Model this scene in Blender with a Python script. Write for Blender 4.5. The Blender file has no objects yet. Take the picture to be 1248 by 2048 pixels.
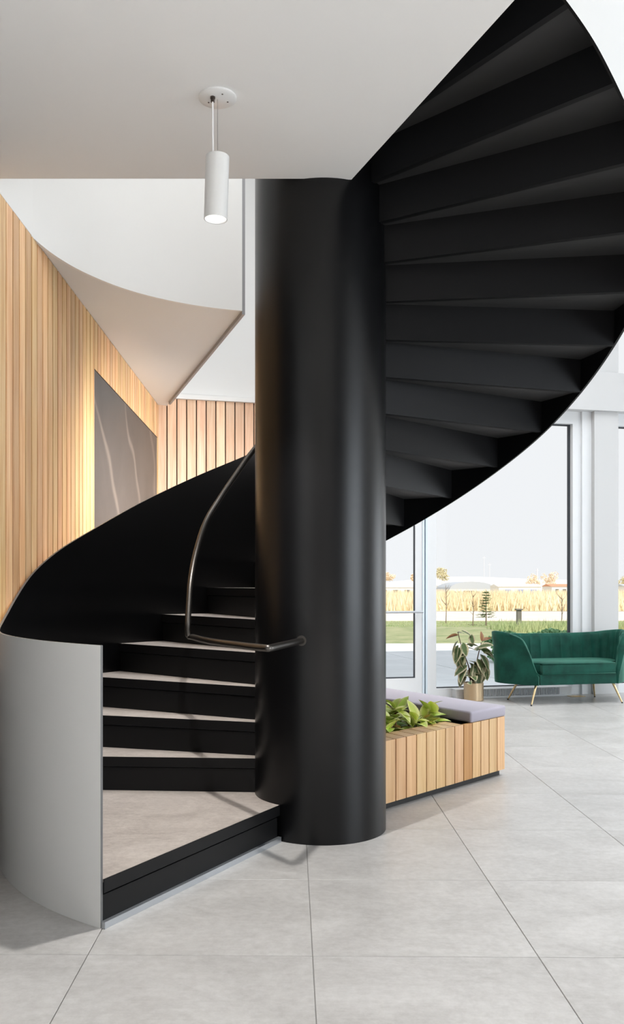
import bpy, bmesh, math, random
from mathutils import Vector, Matrix

# ---------------------------------------------------------------- camera, sky, lights, exposure
S = bpy.context.scene
COL = S.collection
random.seed(7)

cam_d = bpy.data.cameras.new('camera'); cam = bpy.data.objects.new('camera', cam_d); COL.objects.link(cam)
cam.location = (0, 0, 1.30); cam.rotation_euler = (math.pi/2, 0, 0)
cam_d.sensor_fit = 'AUTO'; cam_d.sensor_width = 36.0
cam_d.lens = 36.0*1735/2048
cam_d.shift_x = 64/2048; cam_d.shift_y = 144/2048
cam_d.clip_start = 0.05; cam_d.clip_end = 1000
S.camera = cam

w = bpy.data.worlds.new('sky'); S.world = w; w.use_nodes = True
bg = w.node_tree.nodes['Background']; bg.inputs[0].default_value = (0.96, 0.975, 1.0, 1); bg.inputs[1].default_value = 0.86

def area(name, loc, rot, sx, sy, power, color=(1, 1, 1), spread=180):
    l = bpy.data.lights.new(name, 'AREA'); l.shape = 'RECTANGLE'; l.size = sx; l.size_y = sy
    l.energy = power; l.color = color; l.spread = math.radians(spread)
    o = bpy.data.objects.new(name, l); o.location = loc; o.rotation_euler = rot; COL.objects.link(o); return o
R90 = math.pi/2
# daylight stand-in for unseen right-hand glazing; far bank is fill added for the timber
area('daylight_right_near', (7.9, -0.8, 1.75), (0, R90, 0), 3.0, 5.0, 350, (0.84, 0.92, 1.0))
area('right_far_fill', (7.9, 8.4, 1.35), (0, R90, 0), 2.2, 4.2, 95, (0.88, 0.94, 1.0))
area('daylight_right_high', (7.9, 3.0, 5.4), (0, R90, 0), 2.4, 11.0, 20, (0.93, 0.96, 1.0))
# unseen fill lights under the roof, added to brighten the hall and stairwell
area('hall_roof_fill', (3.6, 6.5, 6.95), (0, 0, 0), 3.5, 5.5, 200, (0.92, 0.96, 1.0), 120)
area('stair_roof_fill', (0.2, 5.6, 6.95), (0, 0, 0), 2.2, 2.8, 150, (1, 0.985, 0.96))
# unseen fill light behind the camera, added to brighten ceiling and guard by bounce
area('lobby_fill', (1.0, -3.0, 3.28), (0, 0, 0), 4.8, 4.5, 820, (1.0, 0.965, 0.93), 100)
# unseen fill light behind the column, added to brighten the timber walls
area('timber_wall_fill', (0.50, 7.3, 2.55), (0, math.radians(58), math.radians(-30)), 0.5, 2.7, 88, (1, 0.955, 0.90), 122)

sun_d = bpy.data.lights.new('sun', 'SUN'); sun_d.energy = 3.6; sun_d.color = (1, 0.93, 0.82); sun_d.angle = math.radians(0.6)
sun = bpy.data.objects.new('sun', sun_d); sun.rotation_euler = (math.radians(42), 0, math.radians(24)); COL.objects.link(sun)

S.view_settings.view_transform = 'Standard'; S.view_settings.look = 'None'
S.view_settings.gamma = 1; S.view_settings.exposure = 0.12; S.view_settings.use_curve_mapping = False

# ---------------------------------------------------------------- helpers
def link(o):
    COL.objects.link(o); return o
def empty(name, loc=(0, 0, 0), rz=0.0, parent=None):
    o = bpy.data.objects.new(name, None); o.empty_display_size = 0.1
    o.location = loc; o.rotation_euler = (0, 0, rz); o.parent = parent
    return link(o)
def tag(o, label=None, cat=None, group=None, kind=None):
    if label: o['label'] = label
    if cat: o['category'] = cat
    if group: o['group'] = group
    if kind: o['kind'] = kind
    return o
def me_obj(name, bm, mats, parent=None, smooth=False, loc=None, rot=None, recalc=True):
    if recalc: bmesh.ops.recalc_face_normals(bm, faces=bm.faces)
    me = bpy.data.meshes.new(name)
    bm.to_mesh(me); bm.free()
    if not isinstance(mats, (list, tuple)): mats = [mats]
    for m in mats: me.materials.append(m)
    if smooth:
        me.polygons.foreach_set('use_smooth', [True]*len(me.polygons))
    o = bpy.data.objects.new(name, me); o.parent = parent
    if loc: o.location = loc
    if rot: o.rotation_euler = rot
    return link(o)
def inst(name, me, parent=None, loc=(0, 0, 0), rot=(0, 0, 0), scale=None):
    o = bpy.data.objects.new(name, me); o.parent = parent; o.location = loc; o.rotation_euler = rot
    if scale: o.scale = scale
    return link(o)
def autosmooth(o, deg=35):
    me = o.data
    bm = bmesh.new(); bm.from_mesh(me)
    lim = math.radians(deg)
    for e in bm.edges:
        e.smooth = not (len(e.link_faces) == 2 and e.calc_face_angle(0) > lim)
    for f in bm.faces: f.smooth = True
    bm.to_mesh(me); bm.free()
    return o
def box(bm, x0, y0, z0, x1, y1, z1, mi=0):
    vs = [bm.verts.new(p) for p in ((x0,y0,z0),(x1,y0,z0),(x1,y1,z0),(x0,y1,z0),(x0,y0,z1),(x1,y0,z1),(x1,y1,z1),(x0,y1,z1))]
    for q in ((0,3,2,1),(4,5,6,7),(0,1,5,4),(1,2,6,5),(2,3,7,6),(3,0,4,7)):
        f = bm.faces.new([vs[i] for i in q]); f.material_index = mi
def new(): return bmesh.new()
def bx(*a, bevel=0, seg=1):
    bm = new(); box(bm, *a)
    if bevel: bmesh.ops.bevel(bm, geom=bm.edges[:], offset=bevel, segments=seg, affect='EDGES', profile=0.5)
    return bm
def prism(bm, pts, z0, z1, mi=0):
    a = [bm.verts.new((x, y, z0)) for x, y in pts]; b = [bm.verts.new((x, y, z1)) for x, y in pts]
    n = len(pts)
    f = bm.faces.new(a[::-1]); f.material_index = mi
    f = bm.faces.new(b); f.material_index = mi
    for i in range(n):
        f = bm.faces.new((a[i], a[(i+1) % n], b[(i+1) % n], b[i])); f.material_index = mi
def lathe(bm, prof, n=32, c=(0, 0), mi=0, cap=True):
    rings = []
    for r, z in prof:
        rings.append([bm.verts.new((c[0]+r*math.cos(2*math.pi*i/n), c[1]+r*math.sin(2*math.pi*i/n), z)) for i in range(n)])
    for a, b in zip(rings, rings[1:]):
        for i in range(n):
            f = bm.faces.new((a[i], a[(i+1) % n], b[(i+1) % n], b[i])); f.material_index = mi
    if cap:
        bm.faces.new(rings[0][::-1]).material_index = mi; bm.faces.new(rings[-1]).material_index = mi
def tube(bm, pts, r, n=10, mi=0):
    pts = [Vector(p) for p in pts]
    rs = r if isinstance(r, (list, tuple)) else [r]*len(pts)
    up = None; rings = []
    for i, p in enumerate(pts):
        d = ((pts[min(i+1, len(pts)-1)]-p).normalized() + (p-pts[max(i-1, 0)]).normalized()).normalized()
        if up is None:
            up = Vector((0, 0, 1)) if abs(d.z) < 0.9 else Vector((1, 0, 0))
        side = d.cross(up).normalized(); up = side.cross(d).normalized()
        rings.append([bm.verts.new(p + side*math.cos(2*math.pi*k/n)*rs[i] + up*math.sin(2*math.pi*k/n)*rs[i]) for k in range(n)])
    for a, b in zip(rings, rings[1:]):
        for k in range(n):
            bm.faces.new((a[k], a[(k+1) % n], b[(k+1) % n], b[k])).material_index = mi
    bm.faces.new(rings[0][::-1]).material_index = mi; bm.faces.new(rings[-1]).material_index = mi
def fillet(pts, rad, n=6):
    P = [Vector(p) for p in pts]; out = [P[0]]
    for i in range(1, len(P)-1):
        r = rad[i] if isinstance(rad, (list, tuple)) else rad
        if r <= 0: out.append(P[i]); continue
        a = P[i] + (P[i-1]-P[i]).normalized()*min(r, (P[i-1]-P[i]).length*0.49)
        b = P[i] + (P[i+1]-P[i]).normalized()*min(r, (P[i+1]-P[i]).length*0.49)
        for k in range(n+1):
            t = k/n; out.append(a*(1-t)**2 + P[i]*2*t*(1-t) + b*t*t)
    out.append(P[-1]); return out
def crom(P, per=8):
    P = [Vector(p) for p in P]; out = []
    for i in range(len(P)-1):
        p0 = P[max(i-1, 0)]; p1 = P[i]; p2 = P[i+1]; p3 = P[min(i+2, len(P)-1)]
        for k in range(per):
            t = k/per
            out.append(0.5*((2*p1)+(p2-p0)*t+(2*p0-5*p1+4*p2-p3)*t*t+(3*p1-p0-3*p2+p3)*t**3))
    out.append(P[-1]); return out
def interp(tab, x):
    tab = sorted(tab)
    if x <= tab[0][0]: return tab[0][1]
    if x >= tab[-1][0]: return tab[-1][1]
    n = len(tab)
    for i in range(n-1):
        if tab[i][0] <= x <= tab[i+1][0]:
            h = tab[i+1][0]-tab[i][0]; t = (x-tab[i][0])/h
            d = [(tab[j+1][1]-tab[j][1])/(tab[j+1][0]-tab[j][0]) for j in range(n-1)]
            def m(j):
                if j == 0: return d[0]
                if j == n-1: return d[-1]
                return 0 if d[j-1]*d[j] <= 0 else 2*d[j-1]*d[j]/(d[j-1]+d[j])
            return ((2*t**3-3*t*t+1)*tab[i][1] + (t**3-2*t*t+t)*h*m(i) + (-2*t**3+3*t*t)*tab[i+1][1] + (t**3-t*t)*h*m(i+1))

# ---------------------------------------------------------------- materials
def mat(name, color, rough=0.5, metal=0.0, spec=0.5, emit=None, est=0.0, coat=0.0, sheen=0.0):
    m = bpy.data.materials.new(name); m.use_nodes = True
    b = m.node_tree.nodes['Principled BSDF']
    b.inputs['Base Color'].default_value = (*color, 1); b.inputs['Roughness'].default_value = rough
    b.inputs['Metallic'].default_value = metal; b.inputs['Specular IOR Level'].default_value = spec
    b.inputs['Coat Weight'].default_value = coat
    if sheen: b.inputs['Sheen Weight'].default_value = sheen
    if emit: b.inputs['Emission Color'].default_value = (*emit, 1); b.inputs['Emission Strength'].default_value = est
    return m
class N:
    def __init__(s, m): s.t = m.node_tree; s.b = s.t.nodes['Principled BSDF']
    def n(s, typ, **k):
        x = s.t.nodes.new(typ)
        for a, v in k.items():
            if a.startswith('i_'): x.inputs[a[2:].replace('_', ' ')].default_value = v
            else: setattr(x, a, v)
        return x
    def l(s, a, b): s.t.links.new(a, b)
    def mapping(s, scale, coord='Object', rnd=True):
        tc = s.n('ShaderNodeTexCoord'); mp = s.n('ShaderNodeMapping'); mp.inputs['Scale'].default_value = scale
        if rnd:
            oi = s.n('ShaderNodeObjectInfo'); mu = s.n('ShaderNodeVectorMath', operation='SCALE')
            cb = s.n('ShaderNodeCombineXYZ'); 
            for i in range(3): s.l(oi.outputs['Random'], cb.inputs[i])
            s.l(cb.outputs[0], mu.inputs[0]); mu.inputs['Scale'].default_value = 37.0
            ad = s.n('ShaderNodeVectorMath', operation='ADD'); s.l(tc.outputs[coord], ad.inputs[0]); s.l(mu.outputs[0], ad.inputs[1])
            s.l(ad.outputs[0], mp.inputs['Vector'])
        else: s.l(tc.outputs[coord], mp.inputs['Vector'])
        return mp
    def noise(s, mp, scale=1, detail=4, rough=0.55, dist=0.0):
        x = s.n('ShaderNodeTexNoise'); x.inputs['Scale'].default_value = scale; x.inputs['Detail'].default_value = detail
        x.inputs['Roughness'].default_value = rough; x.inputs['Distortion'].default_value = dist
        s.l(mp.outputs[0], x.inputs['Vector']); return x
    def ramp(s, fac, stops):
        r = s.n('ShaderNodeValToRGB'); e = r.color_ramp.elements
        while len(e) < len(stops): e.new(0.5)
        for i, (p, c) in enumerate(stops): e[i].position = p; e[i].color = (*c, 1)
        s.l(fac, r.inputs[0]); return r
    def mix(s, fac, a, b, mode='MIX'):
        x = s.n('ShaderNodeMix', data_type='RGBA', blend_type=mode)
        for sock, v in ((x.inputs[0], fac), (x.inputs[6], a), (x.inputs[7], b)):
            if hasattr(v, 'links'): s.l(v, sock)
            elif isinstance(v, (int, float)): sock.default_value = v
            else: sock.default_value = (*v, 1)
        return x.outputs[2]
    def bump(s, h, strength=0.2, dist=0.002):
        x = s.n('ShaderNodeBump'); x.inputs['Strength'].default_value = strength; x.inputs['Distance'].default_value = dist
        s.l(h, x.inputs['Height']); s.l(x.outputs[0], s.b.inputs['Normal'])
    def hue(s, col, amount_v, amount_h=0.0):
        oi = s.n('ShaderNodeObjectInfo'); hs = s.n('ShaderNodeHueSaturation')
        mr = s.n('ShaderNodeMapRange'); mr.inputs[3].default_value = 1-amount_v; mr.inputs[4].default_value = 1+amount_v
        s.l(oi.outputs['Random'], mr.inputs[0]); s.l(mr.outputs[0], hs.inputs['Value'])
        m2 = s.n('ShaderNodeMath', operation='MULTIPLY'); m2.inputs[1].default_value = 7.31; s.l(oi.outputs['Random'], m2.inputs[0])
        fr = s.n('ShaderNodeMath', operation='FRACT'); s.l(m2.outputs[0], fr.inputs[0])
        m3 = s.n('ShaderNodeMapRange'); m3.inputs[3].default_value = 0.5-amount_h; m3.inputs[4].default_value = 0.5+amount_h
        s.l(fr.outputs[0], m3.inputs[0]); s.l(m3.outputs[0], hs.inputs['Hue'])
        s.l(col, hs.inputs['Color']); return hs.outputs[0]

def wood_mat(name, dark, mid, light, rough=0.45, var=0.16, hv=0.010):
    m = mat(name, mid, rough); g = N(m)
    mp = g.mapping((22, 22, 1.1)); n1 = g.noise(mp, 1.0, 6, 0.6, 0.6)
    mp2 = g.mapping((90, 90, 2.2)); n2 = g.noise(mp2, 1.0, 3, 0.5)
    c = g.ramp(n1.outputs[0], [(0.28, dark), (0.5, mid), (0.74, light)]).outputs[0]
    c = g.mix(0.25, c, g.ramp(n2.outputs[0], [(0.3, dark), (0.65, light)]).outputs[0])
    c = g.hue(c, var, hv); g.l(c, g.b.inputs['Base Color'])
    g.bump(n2.outputs[0], 0.12, 0.001)
    return m
M = {}
M['wood_wall'] = wood_mat('cedar_cladding', (0.54, 0.24, 0.08), (0.76, 0.46, 0.21), (0.90, 0.68, 0.40), 0.38, 0.19)
M['wood_back'] = wood_mat('cedar_cladding_rosy', (0.58, 0.30, 0.17), (0.78, 0.50, 0.33), (0.88, 0.67, 0.49), 0.5, 0.14, 0.006)
M['wood_bench'] = wood_mat('bench_oak', (0.58, 0.31, 0.13), (0.76, 0.48, 0.24), (0.84, 0.58, 0.33), 0.42, 0.10, 0.008)
M['wood_bench_red'] = wood_mat('bench_oak_amber', (0.45, 0.17, 0.05), (0.58, 0.27, 0.10), (0.66, 0.38, 0.17), 0.42, 0.05)
M['gap'] = mat('joint_backing', (0.045, 0.026, 0.015), 0.9)
# plaster
def plaster(name, c, rough=0.6):
    m = mat(name, c, rough, spec=0.3); g = N(m); mp = g.mapping((1, 1, 1), rnd=False)
    n = g.noise(mp, 1.3, 3); g.l(g.mix(n.outputs[0], tuple(x*0.985 for x in c), c), g.b.inputs['Base Color'])
    n2 = g.noise(mp, 260, 2); g.bump(n2.outputs[0], 0.04, 0.0005); return m
M['white'] = plaster('white_plaster', (0.83, 0.83, 0.82))
M['grey_white'] = plaster('pale_grey_paint', (0.58, 0.585, 0.59))
M['ceil'] = plaster('ceiling_plaster', (0.76, 0.76, 0.75))
M['frame'] = mat('painted_window_frame', (0.74, 0.76, 0.78), 0.4)
M['frame_blue'] = mat('satin_aluminium_frame', (0.60, 0.68, 0.74), 0.35, 0.2)
M['gasket'] = mat('dark_glazing_gasket', (0.035, 0.04, 0.05), 0.5)
# black painted steel
def black_steel():
    m = mat('black_painted_steel', (0.0020, 0.0020, 0.0024), 0.30, spec=0.36); g = N(m)
    mp = g.mapping((1, 1, 1), rnd=False); n = g.noise(mp, 3.0, 4)
    mr = g.n('ShaderNodeMapRange'); mr.inputs[3].default_value = 0.29; mr.inputs[4].default_value = 0.35
    g.l(n.outputs[0], mr.inputs[0]); g.l(mr.outputs[0], g.b.inputs['Roughness']); return m
M['black'] = black_steel()
M['step_soffit'] = mat('step_soffit_lifted', (0.012, 0.012, 0.0125), 0.60, spec=0.8)  # same paint as the steps, lightened to imitate highlights on the undersides
M['step'] = mat('powder_coated_step_steel', (0.005, 0.005, 0.0055), 0.46, spec=0.22)
M['guard_white'] = mat('guard_white_paint', (0.76, 0.76, 0.75), 0.5, spec=0.35)
M['steel_edge'] = mat('bare_steel_edge', (0.16, 0.16, 0.16), 0.4, 0.3)
M['rail'] = mat('blackened_steel_tube', (0.13, 0.12, 0.11), 0.36, 1.0)
M['alu'] = mat('brushed_aluminium', (0.55, 0.58, 0.62), 0.38, 0.9)
# floor tile and tread tile
def tile_mat(name, a, b, c2, rough=(0.28, 0.38), sc=1.0):
    m = mat(name, b, 0.35, spec=0.5); g = N(m)
    mp = g.mapping((2.2*sc, 2.8*sc, 1)); n1 = g.noise(mp, 1.0, 8, 0.72, 0.8)
    mp2 = g.mapping((6*sc, 70*sc, 6)); n2 = g.noise(mp2, 1.0, 5, 0.6, 0.2)
    mp3 = g.mapping((30*sc, 30*sc, 30)); n3 = g.noise(mp3, 1.0, 5, 0.7)
    c = g.ramp(n1.outputs[0], [(0.3, a), (0.52, b), (0.72, c2)]).outputs[0]
    c = g.mix(0.16, c, g.ramp(n2.outputs[0], [(0.3, a), (0.7, c2)]).outputs[0])
    c = g.mix(0.28, c, g.ramp(n3.outputs[0], [(0.35, a), (0.65, c2)]).outputs[0])
    c = g.hue(c, 0.018); g.l(c, g.b.inputs['Base Color'])
    mr = g.n('ShaderNodeMapRange'); mr.inputs[3].default_value = rough[0]; mr.inputs[4].default_value = rough[1]
    g.l(n1.outputs[0], mr.inputs[0]); g.l(mr.outputs[0], g.b.inputs['Roughness'])
    g.bump(n2.outputs[0], 0.06, 0.001); return m
M['tile'] = tile_mat('porcelain_floor_tile', (0.34, 0.328, 0.316), (0.48, 0.468, 0.456), (0.60, 0.59, 0.58))
M['grout'] = mat('tile_grout', (0.30, 0.29, 0.28), 0.85)
M['tread'] = tile_mat('stair_porcelain', (0.30, 0.26, 0.235), (0.47, 0.42, 0.385), (0.60, 0.545, 0.505), (0.4, 0.55), 1.6)
# marble
def marble():
    m = mat('dark_stone', (0.13, 0.12, 0.11), 0.42); g = N(m)
    mp = g.mapping((1, 1, 1), rnd=False); n = g.noise(mp, 1.4, 6, 0.6, 1.2)
    w_ = g.n('ShaderNodeTexWave', wave_type='BANDS', bands_direction='DIAGONAL'); g.l(mp.outputs[0], w_.inputs['Vector'])
    w_.inputs['Scale'].default_value = 0.45; w_.inputs['Distortion'].default_value = 9; w_.inputs['Detail'].default_value = 3; w_.inputs['Detail Scale'].default_value = 0.7
    c = g.ramp(n.outputs[0], [(0.3, (0.045, 0.045, 0.046)), (0.6, (0.062, 0.060, 0.060)), (0.8, (0.085, 0.080, 0.078))]).outputs[0]
    v = g.ramp(w_.outputs[0], [(0.0, (0.6, 0.6, 0.6)), (0.010, (0.2, 0.2, 0.2)), (0.03, (0, 0, 0))])
    c = g.mix(v.outputs[0], c, (0.20, 0.17, 0.15)); g.l(c, g.b.inputs['Base Color']); return m
M['stone'] = marble()
M['cushion'] = mat('lilac_grey_wool', (0.42, 0.39, 0.455), 0.9, spec=0.2, sheen=0.3)
def fabricbump(m, s=900):
    g = N(m); mp = g.mapping((1, 1, 1), rnd=False); n = g.noise(mp, s, 2); g.bump(n.outputs[0], 0.3, 0.0008)
fabricbump(M['cushion'], 600)
def velvet():
    m = mat('emerald_velvet', (0.007, 0.085, 0.058), 0.62, spec=0.2, sheen=0.45); g = N(m)
    g.b.inputs['Sheen Tint'].default_value = (0.35, 0.85, 0.65, 1); g.b.inputs['Sheen Roughness'].default_value = 0.35
    mp = g.mapping((1, 1, 1), rnd=False); n = g.noise(mp, 7, 4)
    g.l(g.ramp(n.outputs[0], [(0.35, (0.003, 0.042, 0.030)), (0.7, (0.008, 0.085, 0.060))]).outputs[0], g.b.inputs['Base Color'])
    return m
M['velvet'] = velvet()
M['brass'] = mat('pale_brass', (0.72, 0.56, 0.32), 0.28, 1.0)
M['pot'] = mat('satin_gold_pot', (0.62, 0.47, 0.30), 0.38, 0.75)
M['rubber'] = mat('dark_rubber', (0.02, 0.02, 0.02), 0.6)
M['soil'] = mat('potting_soil', (0.018, 0.012, 0.008), 0.95)
M['lampwhite'] = mat('lamp_white_enamel', (0.72, 0.72, 0.71), 0.35)
M['lens'] = mat('lit_lamp_lens', (0.9, 0.9, 0.9), 0.3, emit=(1, 0.99, 0.97), est=1.1)
M['cord'] = mat('white_cord', (0.85, 0.85, 0.84), 0.5)
M['glandmetal'] = mat('dark_nickel', (0.10, 0.08, 0.07), 0.3, 0.9)
def glass():
    m = bpy.data.materials.new('window_glass'); m.use_nodes = True; t = m.node_tree; t.nodes.clear()
    o = t.nodes.new('ShaderNodeOutputMaterial'); tr = t.nodes.new('ShaderNodeBsdfTransparent'); gl = t.nodes.new('ShaderNodeBsdfGlossy')
    gl.inputs['Roughness'].default_value = 0.0; tr.inputs[0].default_value = (0.99, 0.995, 0.995, 1)
    fr = t.nodes.new('ShaderNodeFresnel'); fr.inputs[0].default_value = 1.08; mx = t.nodes.new('ShaderNodeMixShader')
    t.links.new(fr.outputs[0], mx.inputs[0]); t.links.new(tr.outputs[0], mx.inputs[1]); t.links.new(gl.outputs[0], mx.inputs[2]); t.links.new(mx.outputs[0], o.inputs[0])
    return m
M['glass'] = glass()
def leafmat(name, centre, rim, rough=0.4):
    m = mat(name, centre, rough); g = N(m); a = g.n('ShaderNodeAttribute', attribute_name='rim')
    mp = g.mapping((60, 60, 60)); n = g.noise(mp, 1.0, 2)
    ad = g.n('ShaderNodeMath', operation='ADD'); g.l(a.outputs['Fac'], ad.inputs[0]); 
    sb = g.n('ShaderNodeMath', operation='MULTIPLY_ADD'); g.l(n.outputs[0], sb.inputs[0]); sb.inputs[1].default_value = 0.5; sb.inputs[2].default_value = -0.25
    g.l(sb.outputs[0], ad.inputs[1])
    r = g.ramp(ad.outputs[0], [(0.45, centre), (0.72, rim)]); c = g.hue(r.outputs[0], 0.25, 0.015)
    g.l(c, g.b.inputs['Base Color']); g.b.inputs['Transmission Weight'].default_value = 0.0
    return m
M['leaf_rubber'] = leafmat('variegated_leaf', (0.085, 0.135, 0.05), (0.55, 0.50, 0.33))
M['leaf_brown'] = leafmat('russet_young_leaf', (0.26, 0.12, 0.05), (0.42, 0.24, 0.10))
M['leaf_lime'] = leafmat('lime_leaf', (0.58, 0.72, 0.13), (0.74, 0.78, 0.28))
M['leaf_green'] = leafmat('green_leaf', (0.20, 0.42, 0.06), (0.42, 0.60, 0.13))
M['leaf_orange'] = leafmat('amber_leaf', (0.55, 0.33, 0.07), (0.62, 0.42, 0.14))
M['stem_red'] = mat('red_brown_stem', (0.22, 0.06, 0.035), 0.5)
M['stem_dark'] = mat('dark_stem', (0.09, 0.045, 0.03), 0.6)

# ---------------------------------------------------------------- constants
CX, CY = 0.2163, 4.662           # axis of the stair column
RC, RO, RI = 0.3505, 1.650, 1.638
ZC = 3.32                        # soffit height
TH = 0.0138                      # tile grid and left wall run at this small angle to the lens axis
FX, FY = 3.405, 10.2             # a point of the glazed front
PSI = math.radians(12.5)         # the glazed front and the rear wall are skewed
def pol(r, deg): a = math.radians(deg); return (CX+r*math.cos(a), CY+r*math.sin(a))

# ---------------------------------------------------------------- floor
fl = tag(bpy.data.objects.new('floor', None), kind='structure'); fl.rotation_euler = (0, 0, -TH); link(fl)
FN = Vector((-math.sin(PSI), math.cos(PSI), 0)); FP = Vector((FX, FY, 0))+FN*0.12
FNl = Matrix.Rotation(TH, 3, 'Z') @ FN; FPl = Matrix.Rotation(TH, 3, 'Z') @ FP
def clip(bm, off=(0, 0, 0)):
    bmesh.ops.bisect_plane(bm, geom=bm.verts[:]+bm.edges[:]+bm.faces[:], plane_co=FPl-Vector(off), plane_no=FNl, clear_outer=True)
    bmesh.ops.holes_fill(bm, edges=bm.edges)
bm = bx(-3.2, -6, -0.15, 9.0, 13.2, -0.006); clip(bm); me_obj('grout_bed', bm, M['grout'], fl)
TX, TY = 0.788, 0.783
bm = bx(0.0015, 0.0015, -0.008, TX-0.0015, TY-0.0015, 0.0, bevel=0.0012)
tile_me = None
for i in range(-2, 8):
    for j in range(-6, 12):
        x = 0.072+TX*i; y = 3.033+TY*j
        if x > 5.6 and y < 0: continue
        d = [(Vector((x+a, y+b, 0))-FPl).dot(FNl) for a in (0, TX) for b in (0, TY)]
        if min(d) > -0.02: continue
        if max(d) > 0:
            b2 = bx(0.0015, 0.0015, -0.008, TX-0.0015, TY-0.0015, 0.0); clip(b2, (x, y, 0)); me_obj('tile', b2, M['tile'], fl, loc=(x, y, 0)); continue
        if tile_me is None:
            o = me_obj('tile', bm, M['tile'], fl, loc=(x, y, 0)); tile_me = o.data
        else: inst('tile', tile_me, fl, (x, y, 0))

# ---------------------------------------------------------------- left wall (timber) and wall above it
wl = tag(bpy.data.objects.new('wall_left', None), kind='structure'); wl.rotation_euler = (0, 0, -TH); link(wl)
WX = -1.508; P = 0.112
SY0, SY1, SZ1 = 6.607, 9.69, 2.945
me_obj('backing', bx(WX-0.14, -6, 0, WX-0.022, SY0, ZC), M['gap'], wl)
me_obj('backing', bx(WX-0.14, SY0, SZ1, WX-0.022, SY1, ZC), M['gap'], wl)
me_obj('backing', bx(WX-0.14, SY1, 0, WX-0.022, 13, ZC), M['gap'], wl)
me_obj('upper_wall', bx(WX-0.14, -6, ZC, WX+0.0, 13, 7.0), M['white'], wl)
def board_bm(wd, z0, z1, t=0.02):
    return bx(-t, 0.008, z0, 0, wd-0.008, z1, bevel=0.0015)
full = me_obj('board', board_bm(P, 0.0, ZC-0.001), M['wood_wall'], wl, loc=(WX, 4.558, 0)).data
short = None
y = 4.558-P
while y > 4.1:
    inst('board', full, wl, (WX, y, 0)); y -= P
me_obj('bounce_panel', bx(WX-0.022, -0.8, 0, WX-0.004, 2.6, ZC), M['white'], wl)  # unseen part of the wall, made white to bounce light onto the guard
me_obj('dark_panel', bx(WX-0.022, -6, 0, WX-0.004, -0.8, ZC), mat('lobby_charcoal', (0.05, 0.05, 0.05), 0.6), wl)  # unseen, kept dark to hold down reflections in the column
me_obj('dark_panel', bx(WX-0.022, 2.6, 0, WX-0.004, y+P-0.004, ZC), mat('charcoal_wall_panel', (0.06, 0.058, 0.056), 0.5), wl)  # unseen, kept dark so the guard shades off to the left
y = 4.558+P
while y < 9.75:
    if y+P > SY0 and y < SY1-0.01:
        if y < SY0:
            me_obj('board', board_bm(SY0-y, 0, ZC-0.001), M['wood_wall'], wl, loc=(WX, y, 0)); y = SY0; continue
        if short is None: short = me_obj('board', board_bm(P, SZ1, ZC-0.001), M['wood_wall'], wl, loc=(WX, y, 0)).data
        else: inst('board', short, wl, (WX, y, 0))
    else: inst('board', full, wl, (WX, y, 0))
    y += P
# stone panel let into the boards: slabs with a fine joint
sp = me_obj('stone_panel', bx(-0.021, 0.004, 0.0, -0.004, SY1-SY0-0.004, SZ1-0.004, bevel=0.001), M['stone'], wl, loc=(WX, SY0, 0))
sp['label'] = 'tall dark veined stone panel'
me_obj('panel_edge', bx(-0.021, 0, SZ1-0.004, -0.001, SY1-SY0, SZ1), M['gap'], sp)

# ---------------------------------------------------------------- rear timber wall, skewed, ending behind the column
TB = math.atan(0.26)
BX0, BY0 = -1.372, 9.79
wb = tag(bpy.data.objects.new('wall_back', None), kind='structure'); wb.location = (BX0, BY0, 0); wb.rotation_euler = (0, 0, TB); link(wb)
LB = 2.6; ZW = 3.40
me_obj('backing', bx(-0.35, 0.022, 0, LB, 0.16, ZW), M['gap'], wb)
bb = None; x = -0.015
k = 0
while x < LB-0.01:
    if bb is None: bb = me_obj('board', bx(0.0065, 0, 0, P-0.0065, 0.02, ZW-0.002, bevel=0.0015), M['wood_back'], wb, loc=(x, 0, 0)).data
    else: inst('board', bb, wb, (x, 0, 0))
    x += P
me_obj('ledge', bx(-0.1, -0.03, ZW, LB, 0.16, ZW+0.055, bevel=0.003), M['white'], wb)
me_obj('upper_wall', bx(-0.6, 0.03, ZW+0.05, LB, 0.16, 7.0), M['white'], wb)
# side return between the rear wall and the glazed front
rx, ry = BX0+LB*math.cos(TB), BY0+LB*math.sin(TB)

# ---------------------------------------------------------------- glazed front
wf = tag(bpy.data.objects.new('wall_facade', None), kind='structure'); wf.location = (FX, FY, 0); wf.rotation_euler = (0, 0, PSI); link(wf)
S0, S1 = -2.55, 6.0
me_obj('beam', bx(-2.55, -0.10, 3.336, S1, 0.30, 3.79, bevel=0.002), M['grey_white'], wf)
me_obj('end_wall', bx(-2.85, -0.10, 0, -2.55, 1.2, 7.0), M['grey_white'], wf)
posts = [0.287, 0.605], [3.20, 3.52]
for a, b in posts:
    me_obj('post', bx(a, -0.06, 0, b, 0.30, 3.336, bevel=0.003), M['grey_white'], wf)
    me_obj('post', bx(a, -0.06, 3.79, b, 0.30, 7.0, bevel=0.003), M['grey_white'], wf)
me_obj('post', bx(-2.55, -0.06, 3.79, -2.2, 0.30, 7.0), M['grey_white'], wf)
me_obj('top_beam', bx(-2.55, -0.08, 6.6, S1, 0.30, 7.0), M['grey_white'], wf)
me_obj('end_wall', bx(S1, -0.1, 0, S1+0.3, 0.30, 7.0), M['grey_white'], wf)
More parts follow.
